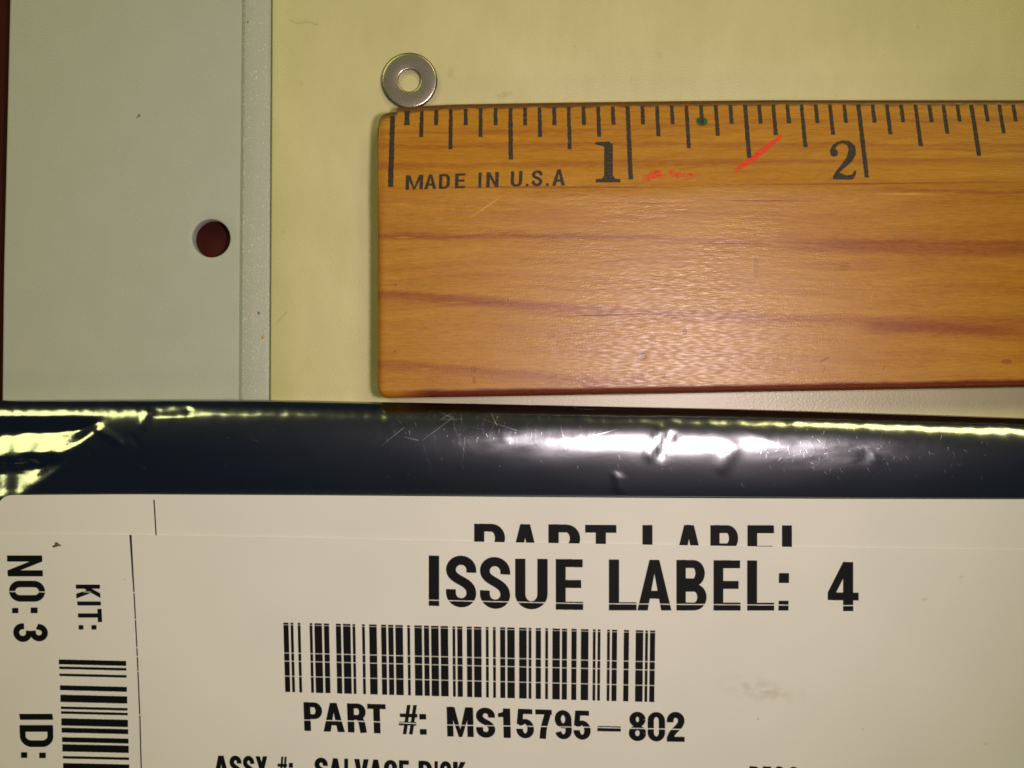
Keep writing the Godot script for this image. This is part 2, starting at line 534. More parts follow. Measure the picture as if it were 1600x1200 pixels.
func grain_bump(w: int, h: int, f: float, seed_: int) -> NoiseTexture2D:
	var n := FastNoiseLite.new()
	n.seed = seed_
	n.noise_type = FastNoiseLite.TYPE_SIMPLEX_SMOOTH
	n.frequency = f
	n.fractal_octaves = 3
	var t := NoiseTexture2D.new()
	t.width = w
	t.height = h
	t.generate_mipmaps = false
	t.normalize = false
	t.noise = n
	return t


func make_board() -> void:
	var k := (CAM_H - BOARD) / FOCAL
	var w := 1200
	var h := 800
	# pixels 400..1900 by -250..750
	var d := PackedByteArray()
	d.resize(w * h * 3)
	for y in h:
		for x in w:
			var f := fine.get_noise_2d(x * 0.008, y * 0.008) * 4.0 + noise.get_noise_2d(x * 0.035 + 90, y * 0.014) * 3.5 + fine.get_noise_2d(x * 0.6, y * 0.6) * 2.5
			var i := (y * w + x) * 3
			d[i] = int(208 + f)
			d[i + 1] = int(203 + f)
			d[i + 2] = int(156 + f * 1.2)
	var at := func(px: float, py: float): return Vector2((px - 400) * w / 1500.0, (py + 250) * h / 1000.0)
	for n in 90:
		var p: Vector2 = at.call(rng.randf_range(420, 1600), rng.randf_range(0, 640))
		dab(d, w, h, p.x, p.y, rng.randf_range(0.6, 1.5), Color(0.5, 0.46, 0.3), rng.randf_range(0.05, 0.25))
	# rubbed marks and a fine scratch
	for e in [[703, 116, 5, 0.16], [704, 108, 4, 0.12], [788, 147, 5, 0.2], [780, 150, 4, 0.15], [796, 145, 4, 0.12], [1030, 85, 6, 0.1], [470, 130, 4, 0.1]]:
		var p: Vector2 = at.call(e[0], e[1])
		dab(d, w, h, p.x, p.y, e[2], Color(0.5, 0.49, 0.34), e[3])
	for n in 60:
		var t := n / 60.0
		var p: Vector2 = at.call(452 + 46 * t, 30 + 10 * t + 3 * sin(t * 7) - (6 * maxf(0, t - 0.85) * 6))
		dab(d, w, h, p.x, p.y, 0.8, Color(0.5, 0.47, 0.3), 0.09)
	for n in 40:
		var t := n / 40.0
		var p: Vector2 = at.call(432 + 16 * t, 504 - 18 * t)
		dab(d, w, h, p.x, p.y, 0.7, Color(0.5, 0.4, 0.25), 0.07)
	var m := mat(Color.WHITE, 0.37)
	m.metallic_specular = 0.68
	m.albedo_texture = image_of(w, h, d)
	m.heightmap_enabled = true
	m.heightmap_texture = grain_bump(1024, 1024, 0.3, 21)
	m.heightmap_scale = 0.002
	var uv := func(v): return Vector2((v.x / k + 800.0 - 400.0) / 1500.0, (v.z / k + 600.0 + 250.0) / 1000.0)
	var top := []
	for j in 41:
		var row := []
		var py := lerpf(-230, 1300, j / 40.0)
		var x0 := curve([[-230, 426.5], [0, 425], [400, 423], [620, 422], [1300, 419]], py)
		for e in [[0.0, -0.00022], [0.8, -0.00007], [2.2, 0.0], [40, 0.0], [300, 0.0], [800, 0.0], [1440, 0.0]]:
			row.append(P(x0 + e[0], py, BOARD) + Vector3(0, e[1], 0))
		top.append(row)
	var o := put("cream_board", solid(top, func(_x, _z): return DESK + 0.00002, uv, P(1100, 600, 0) * Vector3(1, 0, 1)), m, self)
	o.position = P(1100, 600, 0) * Vector3(1, 0, 1)
	tag(o, "smooth cream yellow board lying under the wooden ruler and the washer", "board")


# ---------------------------------------------------------------- ruler

var ruler_top := [[590, 204], [591, 196], [593, 187], [596, 181], [602, 177.5], [610, 175.5], [618.5, 174.5], [621.5, 168.5], [640, 167], [700, 163.5], [800, 161.5], [900, 160], [1060, 158], [1200, 156.5], [1600, 156.5], [1900, 158]]
var ruler_low := [[590, 604], [591, 610], [593, 615.5], [597, 620], [603, 621.8], [700, 620.5], [850, 618], [1000, 616], [1200, 612], [1400, 608.5], [1600, 605], [1900, 600]]
var groove := [[590, 294], [900, 293.5], [1060, 292.5], [1100, 288], [1290, 287], [1600, 284], [1900, 281]]


func ruler_height(px: float, py: float) -> float:
	var g := curve(groove, px)
	var t := curve(ruler_top, maxf(px, 640.0))
	if py >= g:
		return RULER
	return RULER - 0.0009 * clampf((g - py) / (g - t), 0, 1.05)


func ruler_point(px: float, f: float, part: int) -> Vector3:
	# f: 0..1 across the part (0: bevelled edge, 1: body)
	var t := curve(ruler_top, px)
	var l := curve(ruler_low, px)
	var g := clampf(curve(groove, px), t, l)
	var py := lerpf(t, g, f) if part == 0 else lerpf(g, l, f)
	var h := ruler_height(px, py)
	var d := minf((py - t) * 0.8, (l - py) * 1.0)
	var r := 6.0 if py < g + 20 else 11.0
	if py > 400: r = lerpf(11.0, 12.0, clampf((px - 600) / 400.0, 0, 1))
	var dx := px - 589.5
	d = minf(d, dx * 1.6)
	if d < r:
		h -= (r - sqrt(maxf(0.0, r * r - (r - d) * (r - d)))) * (CAM_H - RULER) / FOCAL * 0.75
	if part == 1 and f < 0.02:
		h -= 0.00003 * (1.0 - f / 0.02)
	return P(px, py, h)


func wood(x: float, y: float) -> Color:
	# albedo (sRGB) of the ruler's face; x, y in photograph pixels
	var yy := y + fine.get_noise_2d(x * 0.0025, y * 0.004) * 10.0
	# broad soft bands along the grain, then fine fibres
	var g := fine.get_noise_2d(x * 0.0014, yy * 0.05) * 0.45 + fine.get_noise_2d(x * 0.005 + 40, yy * 0.16) * 0.3 + noise.get_noise_2d(x * 0.014 + 7, y * 0.5) * 0.3
	var c := Color(0.720, 0.510, 0.105).lerp(Color(0.640, 0.390, 0.055), clampf(0.3 + g * 0.5, 0, 1))
	return c.lerp(Color(0.76, 0.55, 0.17), clampf(fine.get_noise_2d(x * 0.003 + 300, yy * 0.03 + 50) * 0.6, 0, 0.5))


func make_ruler() -> void:
	var w := 1664
	var h := 624
	var k := (CAM_H - RULER) / FOCAL
	# the texture lies flat over the ruler: pixels 580..1900 across and 145..640 down, at the height of its face
	var fx := w / 1320.0
	var fy := h / 495.0
	var to := func(p: Vector2) -> Vector2:
		var s := (CAM_H - ruler_height(p.x, p.y)) / (CAM_H - RULER)
		return Vector2(((p.x - 800) * s + 800 - 580) * fx, ((p.y - 600) * s + 600 - 145) * fy)
	var uv := func(v): return Vector2((v.x / k + 800.0 - 580.0) / 1320.0, (v.z / k + 600.0 - 145.0) / 495.0)

	# --- print: graduations, figures, lettering
	var ink := Ink.new(w, h)
	var inch := [[0, 613.5], [0.25, 704.5], [0.5, 797.5], [0.75, 888.5], [1, 980.5], [1.5, 1164], [1.75, 1252], [2, 1341], [2.25, 1430], [2.5, 1517.5], [3, 1692]]
	for n in range(0, 55):
		var at := n / 16.0
		var x := curve(inch, at)
		var y0 := curve(ruler_top, maxf(x, 660)) + 7.0
		if n == 0: y0 = 181
		var y1 := 195.5
		var half := 2.75
		if n % 16 == 0: y1 = 292.0 if n == 0 else 281.0
		elif n % 8 == 0: y1 = 249.0
		elif n % 4 == 0: y1 = 233.0
		elif n % 2 == 0: y1 = 214.0
		y1 -= maxf(0.0, (x - 900) * 0.0085)
		if n < 2: half = 3.7
		elif n % 8 == 0: half = 3.15
		var lean := (-3.0 + 7.4 * at) / 100.0
		var last := Vector2(x, y0)
		var steps := int((y1 - y0) / 3.0) + 1
		var edge := []
		var back := []
		for q in steps + 1:
			var yy := lerpf(y0, y1, float(q) / steps)
			var ww := half * (1.0 + 0.10 * noise.get_noise_2d(n * 17.0, yy * 0.3) + 0.12 * (yy - y0) / (y1 - y0))
			edge.append(Vector2(x + lean * (yy - y0) - ww + noise.get_noise_2d(n * 5.0, yy * 0.4) * 0.9, yy))
			back.append(Vector2(x + lean * (yy - y0) + ww + noise.get_noise_2d(n * 9.0 + 50, yy * 0.4) * 0.9, yy))
		back.reverse()
		quad_ink(ink, edge + back, to)
	# 1 with slab feet
	for q in [box(944, 224, 957.5, 283), box(931, 279.5, 969, 285)]:
		quad_ink(ink, q, to)
	quad_ink(ink, pts([930, 222, 951, 221, 957, 226, 944, 229, 930, 225.5]), to)
	quad_ink(ink, pts([940, 280, 944, 274, 957.5, 274, 962, 280]), to)
	# 2: hairline and swelling strokes
	var two := [Vector2(1303, 242), Vector2(1301, 236), Vector2(1303, 229), Vector2(1309, 223.5), Vector2(1317, 221.5), Vector2(1325, 223.5), Vector2(1331, 230), Vector2(1331.5, 239), Vector2(1327, 249), Vector2(1318, 259), Vector2(1309, 268), Vector2(1303, 277)]
	var fat := [4.5, 4.5, 3.0, 2.2, 2.2, 3.6, 5.6, 6.2, 5.4, 3.6, 2.6, 2.2]
	for q in two.size() - 1:
		var d0: Vector2 = (two[mini(q + 1, 11)] - two[maxi(q - 1, 0)]).normalized().orthogonal() * fat[q]
		var d1: Vector2 = (two[mini(q + 2, 11)] - two[q]).normalized().orthogonal() * fat[q + 1]
		quad_ink(ink, [two[q] + d0, two[q + 1] + d1, two[q + 1] - d1, two[q] - d0], to)
	quad_ink(ink, arc(Vector2(1303.5, 239), Vector2(6, 6), 0, 340, 12), to)
	quad_ink(ink, pts([1301, 280, 1304, 271, 1312, 270, 1322, 274, 1331, 273, 1335, 267, 1338, 266, 1337, 273, 1333, 280, 1326, 281]), to)
	line_text(ink, [["M", 634, 661], ["A", 663, 682], ["D", 686, 703], ["E", 711, 727], ["I", 747.6, 752.2], ["N", 760, 779], ["U", 798, 816], [".", 822, 826], ["S", 831, 847.5], [".", 853.5, 857.5], ["A", 863, 883]],
		[[630, 274.5], [885, 264.5]], [[630, 296.5], [885, 289.5]], 0.4, to, 0.185, 0.145)
	ink.settle()

	# --- pencil and paint marks
	var red := Ink.new(w, h)
	quad_ink(red, pts([1146, 266, 1158, 256, 1172, 245, 1188, 232, 1207, 219, 1220, 210, 1223, 214, 1212, 223, 1196, 238, 1181, 250, 1166, 260, 1150, 268]), to, 1.0)
	for n in 48:
		var x := 1000 + rng.randf() * 86
		var y := 270 + 5 * sin(x * 0.09) + rng.randf_range(-4, 5) + (4.0 if x < 1035 else 0.0)
		var l := rng.randf_range(4, 11)
		quad_ink(red, pts([x, y, x + l, y - rng.randf_range(-2, 3), x + l, y + 3, x, y + 3.5]), to, rng.randf_range(0.2, 0.6))
	for n in 9:
		var x := 800 + n * 62 + rng.randf() * 40
		quad_ink(red, [Vector2(x, 161), Vector2(x + 14, 161), Vector2(x + 12, 164), Vector2(x, 164)], to, 0.25)
	red.settle()
	var green := Ink.new(w, h)
	quad_ink(green, arc(Vector2(1097, 190), Vector2(9, 7), 0, 340, 12), to, 0.75)
	quad_ink(green, arc(Vector2(1091, 187), Vector2(4, 4), 0, 340, 10), to, 0.4)
	green.settle()
	# dents and cracks along the grain
	var crack := Ink.new(w, h)
	for e in [[870, 494, 1022, 489, 1.4, 0.8], [1030, 492, 1065, 491, 1.2, 0.5], [930, 316, 1070, 318, 1.2, 0.5], [1100, 312, 1290, 314, 1.3, 0.5], [1100, 379, 1220, 381, 1.2, 0.4], [900, 549, 960, 551, 1.2, 0.4], [1280, 567, 1300, 556, 2.0, 0.6], [1285, 585, 1292, 572, 1.6, 0.5], [1378, 581, 1386, 570, 1.6, 0.5], [640, 292.5, 1060, 292, 2.2, 0.55], [1060, 290, 1600, 284.5, 1.8, 0.45]]:
		quad_ink(crack, [Vector2(e[0], e[1]), Vector2((e[0] + e[2]) / 2.0, (e[1] + e[3]) / 2.0 - e[4]), Vector2(e[2], e[3]), Vector2((e[0] + e[2]) / 2.0, (e[1] + e[3]) / 2.0 + e[4])], to, e[5])
	for e in [[1003, 557, 8, 6, 0.7], [1000, 590, 6, 4, 0.6], [988, 589, 4, 3, 0.5], [1037, 589, 3, 4, 0.5], [1070, 517, 3, 5, 0.7], [739, 577, 5, 6, 0.35], [740, 594, 3, 6, 0.35], [860, 523, 7, 5, 0.25], [618, 445, 3, 2, 0.4], [617, 549, 2, 2, 0.5], [1182, 417, 4, 18, 0.25], [1320, 415, 8, 8, 0.2], [1573, 565, 9, 4, 0.5]]:
		quad_ink(crack, arc(Vector2(e[0], e[1]), Vector2(e[2], e[3]), 0, 340, 10), to, e[4])
	crack.settle()
	var pale := Ink.new(w, h)
	for e in [[722, 348, 788, 305, 1.6, 0.5], [755, 325, 790, 303, 1.2, 0.4], [1355, 302, 1475, 304, 1.2, 0.7], [682, 473, 740, 472, 1.2, 0.4], [1358, 480, 1366, 450, 2.4, 0.35], [612, 371, 650, 371, 1.0, 0.5], [650, 577, 682, 576, 1.5, 0.3]]:
		quad_ink(pale, [Vector2(e[0], e[1]), Vector2((e[0] + e[2]) / 2.0, (e[1] + e[3]) / 2.0 - e[4]), Vector2(e[2], e[3]), Vector2((e[0] + e[2]) / 2.0, (e[1] + e[3]) / 2.0 + e[4])], to, e[5])
	pale.settle()

	var d := PackedByteArray()
	d.resize(w * h * 3)
	var rel := PackedByteArray()
	rel.resize(w * h)
	var rough := PackedByteArray()
	rough.resize(w * h)
	# the late-wood lines: path, half widths above and below, and how dark at stations along x
	var lines := [
		[[[560, 368], [700, 369], [1000, 371], [1230, 378], [1600, 381], [1900, 384]], 7, 6, [[580, 0.85], [1000, 0.8], [1060, 0.3], [1200, 0.3], [1350, 0.9], [1900, 0.9]]],
		[[[1200, 384], [1400, 388], [1600, 390], [1900, 391]], 13, 12, [[1200, 0.0], [1320, 0.8], [1900, 0.8]]],
		[[[560, 459], [640, 461], [760, 470], [860, 478], [1100, 493], [1300, 497], [1400, 500], [1900, 506]], 9, 12, [[580, 0.85], [860, 0.85], [1000, 0.5], [1900, 0.5]]],
		[[[1300, 505], [1440, 508], [1560, 513], [1900, 522]], 12, 16, [[1330, 0.0], [1370, 1.0], [1540, 1.0], [1620, 0.35], [1900, 0.3]]],
		[[[560, 566], [640, 570], [800, 582], [1000, 600], [1900, 660]], 8, 16, [[580, 0.6], [1900, 0.6]]],
		[[[560, 228], [700, 226], [900, 222], [1900, 226]], 4, 7, [[580, 0.45], [1900, 0.4]]],
		[[[560, 258], [760, 257], [1000, 252], [1900, 246]], 5, 8, [[580, 0.5], [1900, 0.4]]],
		[[[560, 205], [900, 203], [1200, 186], [1900, 182]], 3, 6, [[580, 0.4], [1900, 0.4]]],
		[[[1200, 230], [1400, 231], [1900, 236]], 2, 4, [[1340, 0.0], [1400, 0.55], [1900, 0.5]]],
		[[[1200, 294], [1400, 295], [1500, 298], [1900, 303]], 3, 5, [[1330, 0.0], [1430, 0.6], [1900, 0.6]]]]
	var mid := []
	var dark := []
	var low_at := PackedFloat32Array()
	var up_at := PackedFloat32Array()
	for x in w:
		var px := x / fx + 580.0
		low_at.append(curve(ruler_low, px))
		up_at.append(curve(ruler_top, px))
		for n in lines.size():
			if x == 0:
				mid.append(PackedFloat32Array())
				dark.append(PackedFloat32Array())
			mid[n].append(soft(lines[n][0], px))
			dark[n].append(clampf(curve(lines[n][3], px), 0, 1))
	for y in h:
		var py := y / fy + 145.0
		for x in w:
			var px := x / fx + 580.0
			var c := wood(px, py)
			var s := 0.0
			var wob := fine.get_noise_2d(px * 0.008, py * 0.05) * 2.4 + fine.get_noise_2d(px * 0.05, py * 0.5) * 1.2
			for n in lines.size():
				var dd: float = py - mid[n][x] + wob
				if absf(dd) < 22.0:
					s = maxf(s, dark[n][x] * smoothstep(0.0, 1.0, 1.0 + dd / (lines[n][1] * 1.25) if dd < 0 else 1.0 - dd / (lines[n][2] * 1.25)))
			c = c.lerp(Color(0.49, 0.20, 0.045), s * 0.62)
			c = c * (1.0 + 0.055 * fine.get_noise_2d(px * 0.02, py * 0.45) + rng.randf_range(-0.03, 0.03))
			# stained finish and painted-in shade on the lower arris, grime on the upper one
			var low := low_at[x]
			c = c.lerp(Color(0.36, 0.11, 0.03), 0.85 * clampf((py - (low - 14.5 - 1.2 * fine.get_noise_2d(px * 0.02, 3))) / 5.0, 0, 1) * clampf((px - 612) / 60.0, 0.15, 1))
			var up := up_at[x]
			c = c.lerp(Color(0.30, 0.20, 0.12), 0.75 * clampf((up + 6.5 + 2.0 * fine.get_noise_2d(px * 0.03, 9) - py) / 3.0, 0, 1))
			if px < 605:
				c = c.lerp(Color(0.5, 0.3, 0.12), 0.4 * clampf((603.0 - px) / 12.0, 0, 1))
			var i := y * w + x
			var q := ink.a[i]
			if q > 0:
				q *= clampf(0.93 + 0.5 * noise.get_noise_2d(px * 0.10, py * 0.35), 0.35, 1)
			if red.a[i] > 0.0:
				c = c.lerp(Color(0.93, 0.17, 0.10), red.a[i] * clampf(0.78 + 1.0 * noise.get_noise_2d(px * 0.10, py * 0.35), 0.12, 1.0))
			c = c.lerp(Color(0.03, 0.30, 0.17), green.a[i])
			c = c.lerp(Color(0.36, 0.16, 0.05), crack.a[i] * 0.62)
			c = c.lerp(Color(0.86, 0.68, 0.40), pale.a[i])
			c = c.lerp(Color(0.055, 0.035, 0.02), q * 0.97)
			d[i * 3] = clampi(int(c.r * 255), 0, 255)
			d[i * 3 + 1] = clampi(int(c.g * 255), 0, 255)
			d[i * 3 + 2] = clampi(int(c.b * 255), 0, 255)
			var f := noise.get_noise_2d(px * 0.05, py * 0.33) * 0.6 + rng.randf_range(-0.32, 0.32) + fine.get_noise_2d(px * 0.015, py * 0.12 + 77) * 0.5
			f *= 0.55 + 0.9 * clampf(fine.get_noise_2d(px * 0.006 + 9, py * 0.02) + 0.35, 0, 1)
			rel[i] = clampi(int(140 + f * 66 - crack.a[i] * 90 - q * 40), 0, 255)
			rough[i] = clampi(int(90 + 22 * fine.get_noise_2d(px * 0.05, py * 0.3) + q * 40), 0, 255)
	var m := mat(Color.WHITE, 1.0)
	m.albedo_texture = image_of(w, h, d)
	m.roughness_texture = grey_of(w, h, rough)
	m.roughness_texture_channel = BaseMaterial3D.TEXTURE_CHANNEL_RED
	m.heightmap_enabled = true
	m.heightmap_texture = grey_of(w, h, rel)
	m.heightmap_scale = 0.0030
	m.metallic_specular = 0.5

	var xs := [590.0, 590.6, 591.4, 592.4, 593.6, 595, 596.6, 598.5, 600.5, 603, 606, 610, 614, 618.5, 619.5, 620.5, 621.5, 623, 630, 640, 650]
	for n in range(1, 64):
		xs.append(650.0 + n * 1240.0 / 63.0)
	var root := thing("wooden_ruler", P(1200, 390, BOARD), "varnished wooden ruler marked in inches, lying on the cream board", "ruler")
	var o := root.position
	var fs := [[0.0, 0.005, 0.012, 0.022, 0.034, 0.048, 0.066, 0.1, 0.2, 0.4, 0.6, 0.8, 0.95, 1.0], [0.0, 0.006, 0.012, 0.02, 0.06, 0.2, 0.4, 0.6, 0.8, 0.93, 0.955, 0.965, 0.973, 0.98, 0.986, 0.991, 0.995, 0.998, 1.0]]
	var called := ["bevelled_edge", "body"]
	for part in 2:
		var top := []
		for f in fs[part]:
			var row := []
			for x in xs:
				row.append(ruler_point(x, f, part))
			top.append(row)
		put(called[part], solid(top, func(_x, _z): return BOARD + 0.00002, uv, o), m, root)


# ---------------------------------------------------------------- washer

func make_washer() -> void:
	var k := (CAM_H - BOARD) / FOCAL
	var ro := 43.8 * k
	var ri := 17.2 * k
	var t := 0.00062
	var e := 0.00022
	var prof := []
	prof.append(Vector2(ro - 0.0001, 0.0))
	prof.append(Vector2(ro, 0.0001))
	prof.append(Vector2(ro, t - e))
	for n in range(1, 7):
		var a := PI / 2 * n / 6
		prof.append(Vector2(ro - 0.00030 * (1 - cos(a)), t - e + e * sin(a)))
	prof.append(Vector2(lerpf(ro, ri, 0.5), t + 0.00001))
	for n in range(0, 6):
		var a := PI / 2 * n / 5
		prof.append(Vector2(ri + 0.00016 * (1 - sin(a)), t - 0.00014 * (1 - cos(a))))
	prof.append(Vector2(ri, 0.0001))
	prof.append(Vector2(ri + 0.0001, 0.0))
	var m := mat(Color(0.44, 0.405, 0.33), 0.32, 1.0)
	m.heightmap_enabled = true
	m.heightmap_texture = grain_bump(256, 256, 0.2, 31)
	m.heightmap_scale = 0.0010
	var o := put("flat_washer", lathe(prof, 96), m, self)
	o.position = P(639.5, 125.5, BOARD + t) * Vector3(1, 0, 1) + Vector3(0, BOARD + 0.00001, 0)
	tag(o, "small round steel flat washer with a hole, resting against the ruler edge", "washer")


# ---------------------------------------------------------------- shielding bag

var bag_edge := [[-150, 627], [0, 625.5], [150, 624.5], [300, 624], [400, 624.5], [500, 626], [600, 628.5], [750, 631], [850, 633], [1000, 636], [1150, 639], [1300, 643.5], [1450, 648], [1600, 653], [1750, 658]]


func crease(px: float, py: float, x0: float, y0: float, x1: float, y1: float, width: float) -> float:
	# 1 on the line, falling to 0 at width pixels; fades towards both ends
	var a := Vector2(x0, y0)
	var d := Vector2(x1, y1) - a
	var t := (Vector2(px, py) - a).dot(d) / d.length_squared()
	var dist := (Vector2(px, py) - a - d * clampf(t, 0, 1)).length()
	return maxf(0.0, 1.0 - dist / width) * clampf(4.0 * minf(t + 0.15, 1.15 - t), 0, 1)


func bag_base(x: float) -> float:
	return BOARD + 0.00003 - (BOARD - PLATE) * smoothstep(-0.027, -0.036, x)


func bag_height(px: float, py: float) -> float:
	var s := (py - soft(bag_edge, px)) * (CAM_H - BAG_TOP) / FOCAL * 1000.0   # millimetres in from the edge
	s = maxf(s, 0.0)
	var jag := fine.get_noise_2d(px * 0.05, py * 0.02) * 0.06 + fine.get_noise_2d(px * 0.15 + 30, py * 0.03) * 0.025
	var sj := s + jag * clampf(s, 0, 1)
	var h := BAG_TOP * 1000.0 - 1.5 * exp(-sj / 1.25)
	var fade := clampf((py - 640.0) / 40.0, 0, 1) * clampf((830.0 - py) / 60.0, 0, 1)
	var n1 := fine.get_noise_2d(px * 0.0065, py * 0.010) * 0.024 + fine.get_noise_2d(px * 0.016 + 200, py * 0.025) * 0.0016
	n1 += fine.get_noise_2d(px * 0.02 + 11, py * 0.025) * 0.010 * clampf((330.0 - px) / 200.0, 0, 1)
	var over := clampf(s - 3.5, 0.0, 6.3)
	h -= 0.0150 * over * over
	var flat_ := clampf((800.0 - py) / 60.0, 0, 1)
	h += n1 * flat_ * clampf(s / 1.5, 0.15, 1)
	var c := 0.0
	c += 0.10 * crease(px, py, 232, 640, 222, 668, 7)
	c -= 0.12 * crease(px, py, 240, 644, 300, 640, 10)
	c += 0.16 * crease(px, py, 148, 668, 190, 692, 10)
	c += 0.10 * crease(px, py, 60, 730, 140, 676, 12)
	c += 0.08 * crease(px, py, 118, 676, 60, 712, 7)
	c -= 0.07 * crease(px, py, 205, 680, 215, 694, 7)
	c += 0.07 * crease(px, py, 1034, 668, 1012, 716, 9)
	c -= 0.08 * crease(px, py, 1052, 676, 1030, 716, 10)
	c += 0.05 * crease(px, py, 1150, 695, 1125, 735, 14)
	c -= 0.05 * crease(px, py, 1362, 700, 1344, 724, 8)
	c += 0.04 * crease(px, py, 1356, 698, 1372, 722, 6)
	c += 0.13 * crease(px, py, 966, 742, 968, 770, 8)
	c += 0.05 * crease(px, py, 757, 640, 750, 656, 6)
	c += 0.04 * crease(px, py, 612, 640, 606, 664, 6)
	c += 0.03 * crease(px, py, 780, 660, 790, 690, 9)
	c += 0.020 * crease(px, py, 700, 690, 830, 668, 16) - 0.022 * crease(px, py, 800, 720, 940, 690, 18) + 0.020 * crease(px, py, 1160, 668, 1260, 716, 16)
	c += 0.03 * crease(px, py, 230, 700, 330, 680, 22) - 0.03 * crease(px, py, 300, 735, 470, 712, 26)
	h += c * clampf(s / 0.8, 0.3, 1)
	# the left end: behind a slanting crease the film lies in two pleats
	var inside := ((px - 45.0) * -0.69 + (py - 778.0) * -0.72) / 24.0
	if inside > 0.0 and px < 190.0:
		var q := 777.0 - py - 0.10 * px + 3.0 * fine.get_noise_2d(px * 0.03, 2.0)
		var pleat := 0.0
		if q > 0.0 and q < 42.0: pleat = 0.0235 * q
		elif q >= 42.0 and q < 60.0: pleat = lerpf(0.987, 0.15, smoothstep(42.0, 60.0, q))
		elif q >= 60.0: pleat = 0.15 + 0.0225 * minf(q - 60.0, 36.0)
		h -= pleat * smoothstep(0.0, 1.0, inside) * smoothstep(650.0, 676.0, py)
	h = maxf(h, PLATE * 1000.0 + 0.25)
	return h * 0.001


func make_bag() -> void:
	var k := (CAM_H - BAG_TOP) / FOCAL
	var xs := []
	var x := -150.0
	while x <= 1740.0:
		xs.append(x)
		x += 5.0 if x < 320 else 7.0
	var ss := [0.0, 0.6, 1.5, 3, 5, 7.5, 10, 13, 16, 19, 22, 25, 28, 31, 34, 37, 40, 44, 48, 52, 56, 60, 65, 70, 75, 80, 86, 92, 98, 104, 110, 116, 122, 128, 134, 140, 146, 152, 160, 175, 220, 400, 660]
	var top := []
	for s in ss:
		var row := []
		for px in xs:
			var edge := soft(bag_edge, px)
			var py: float = lerpf(edge, 628.0, clampf((s - 100) / 60.0, 0, 1)) + s
			var h := bag_height(px, py)
			if s < 1.5:
				h -= 0.0002 * (1.0 - s / 1.5)
			row.append(P(px, py, h))
		top.append(row)
	# scratches and the fine crazing of the film
	var w := 2048
	var ht := 256
	var d := PackedByteArray()
	d.resize(w * ht)
	var ink := Ink.new(w, ht)
	var uvp := func(p: Vector2): return Vector2((p.x + 150) * w / 1900.0, (p.y - 610) * ht / 200.0)
	for n in 340:
		var px := 730.0 + rng.randfn(0, 70) if n % 3 == 0 else (1330.0 + rng.randfn(0, 110) if n % 3 == 1 else rng.randf_range(60, 1700))
		var py := (668.0 + rng.randfn(0, 14) if n % 3 == 0 else 705.0 + rng.randfn(0, 16)) if n % 3 < 2 else rng.randf_range(642, 768)
		var l := rng.randf_range(2, 9) if n % 12 else rng.randf_range(14, 60)
		var a := rng.randf_range(0.6, 1.9) if n % 4 else rng.randf_range(0, TAU)
		var dir := Vector2(cos(a), sin(a)) * l
		var side := dir.orthogonal().normalized() * rng.randf_range(0.35, 0.8)
		quad_ink(ink, [Vector2(px, py) + side, Vector2(px, py) + dir + side * 0.4, Vector2(px, py) + dir - side * 0.4, Vector2(px, py) - side], uvp, rng.randf_range(-1.0, 1.0))
	var rough := PackedByteArray()
	rough.resize(w * ht)
	for y in ht:
		for xx in w:
			var i := y * w + xx
			var across := (xx * 0.928 - 150.0) * 0.72 + (y * 0.78) * 0.69
			var left_ := clampf((400.0 - xx) / 250.0, 0, 1)
			var f := fine.get_noise_2d(across * 0.28, (xx - y) * 0.02) * 18.0 * left_ + fine.get_noise_2d(xx * 0.03, y * 0.05) * 4.0 + fine.get_noise_2d(xx * 0.12, y * 0.16) * 2.0
			var ridge := 1.0 - absf(fine.get_noise_2d((xx * 0.928 + y * 0.5) * 0.022, (y * 0.78 - xx * 0.25) * 0.022))
			var ridge2 := 1.0 - absf(fine.get_noise_2d((xx * 0.928 - y * 0.4) * 0.045 + 70, (y * 0.78 + xx * 0.12) * 0.05))
			f += 26.0 * pow(ridge, 14.0) + 12.0 * pow(ridge2, 16.0)
			d[i] = clampi(int(112 + f + ink.a[i] * 105), 0, 255)
			var bx := xx * 0.928 - 150.0
			var by := y * 0.78 + 610.0
			var near := maxf(1.0 - Vector2((bx - 850.0) / 150.0, (by - 692.0) / 26.0).length(), 1.0 - Vector2((bx - 1290.0) / 150.0, (by - 706.0) / 32.0).length())
			var scuff := clampf(near * 1.6, 0, 1) * clampf(0.55 + 1.1 * noise.get_noise_2d(bx * 0.010 + by * 0.01, by * 0.035), 0, 1)
			rough[i] = clampi(int(54 + 30 * scuff + absf(ink.a[i]) * 60), 0, 255)
	var m := mat(Color(0.32, 0.35, 0.38), 0.7, 1.0)
	m.roughness_texture = grey_of(w, ht, rough)
	m.roughness_texture_channel = BaseMaterial3D.TEXTURE_CHANNEL_RED
	m.heightmap_enabled = true
	m.heightmap_texture = grey_of(w, ht, d)
	m.heightmap_scale = 0.0014
	m.clearcoat_enabled = true
	m.clearcoat = 0.75
	m.clearcoat_roughness = 0.29
	var uv := func(v): return Vector2((v.x / k + 800 + 150) / 1900.0, (v.z / k + 600 - 610) / 200.0)
	var o := put("shielding_bag", solid(top, func(bx, _z): return bag_base(bx), uv, P(800, 900, 0) * Vector3(1, 0, 1)), m, self)
	o.position = P(800, 900, 0) * Vector3(1, 0, 1)
	tag(o, "shiny dark metallic film bag, creased at its left end, lying below the ruler", "bag")


# ---------------------------------------------------------------- labels

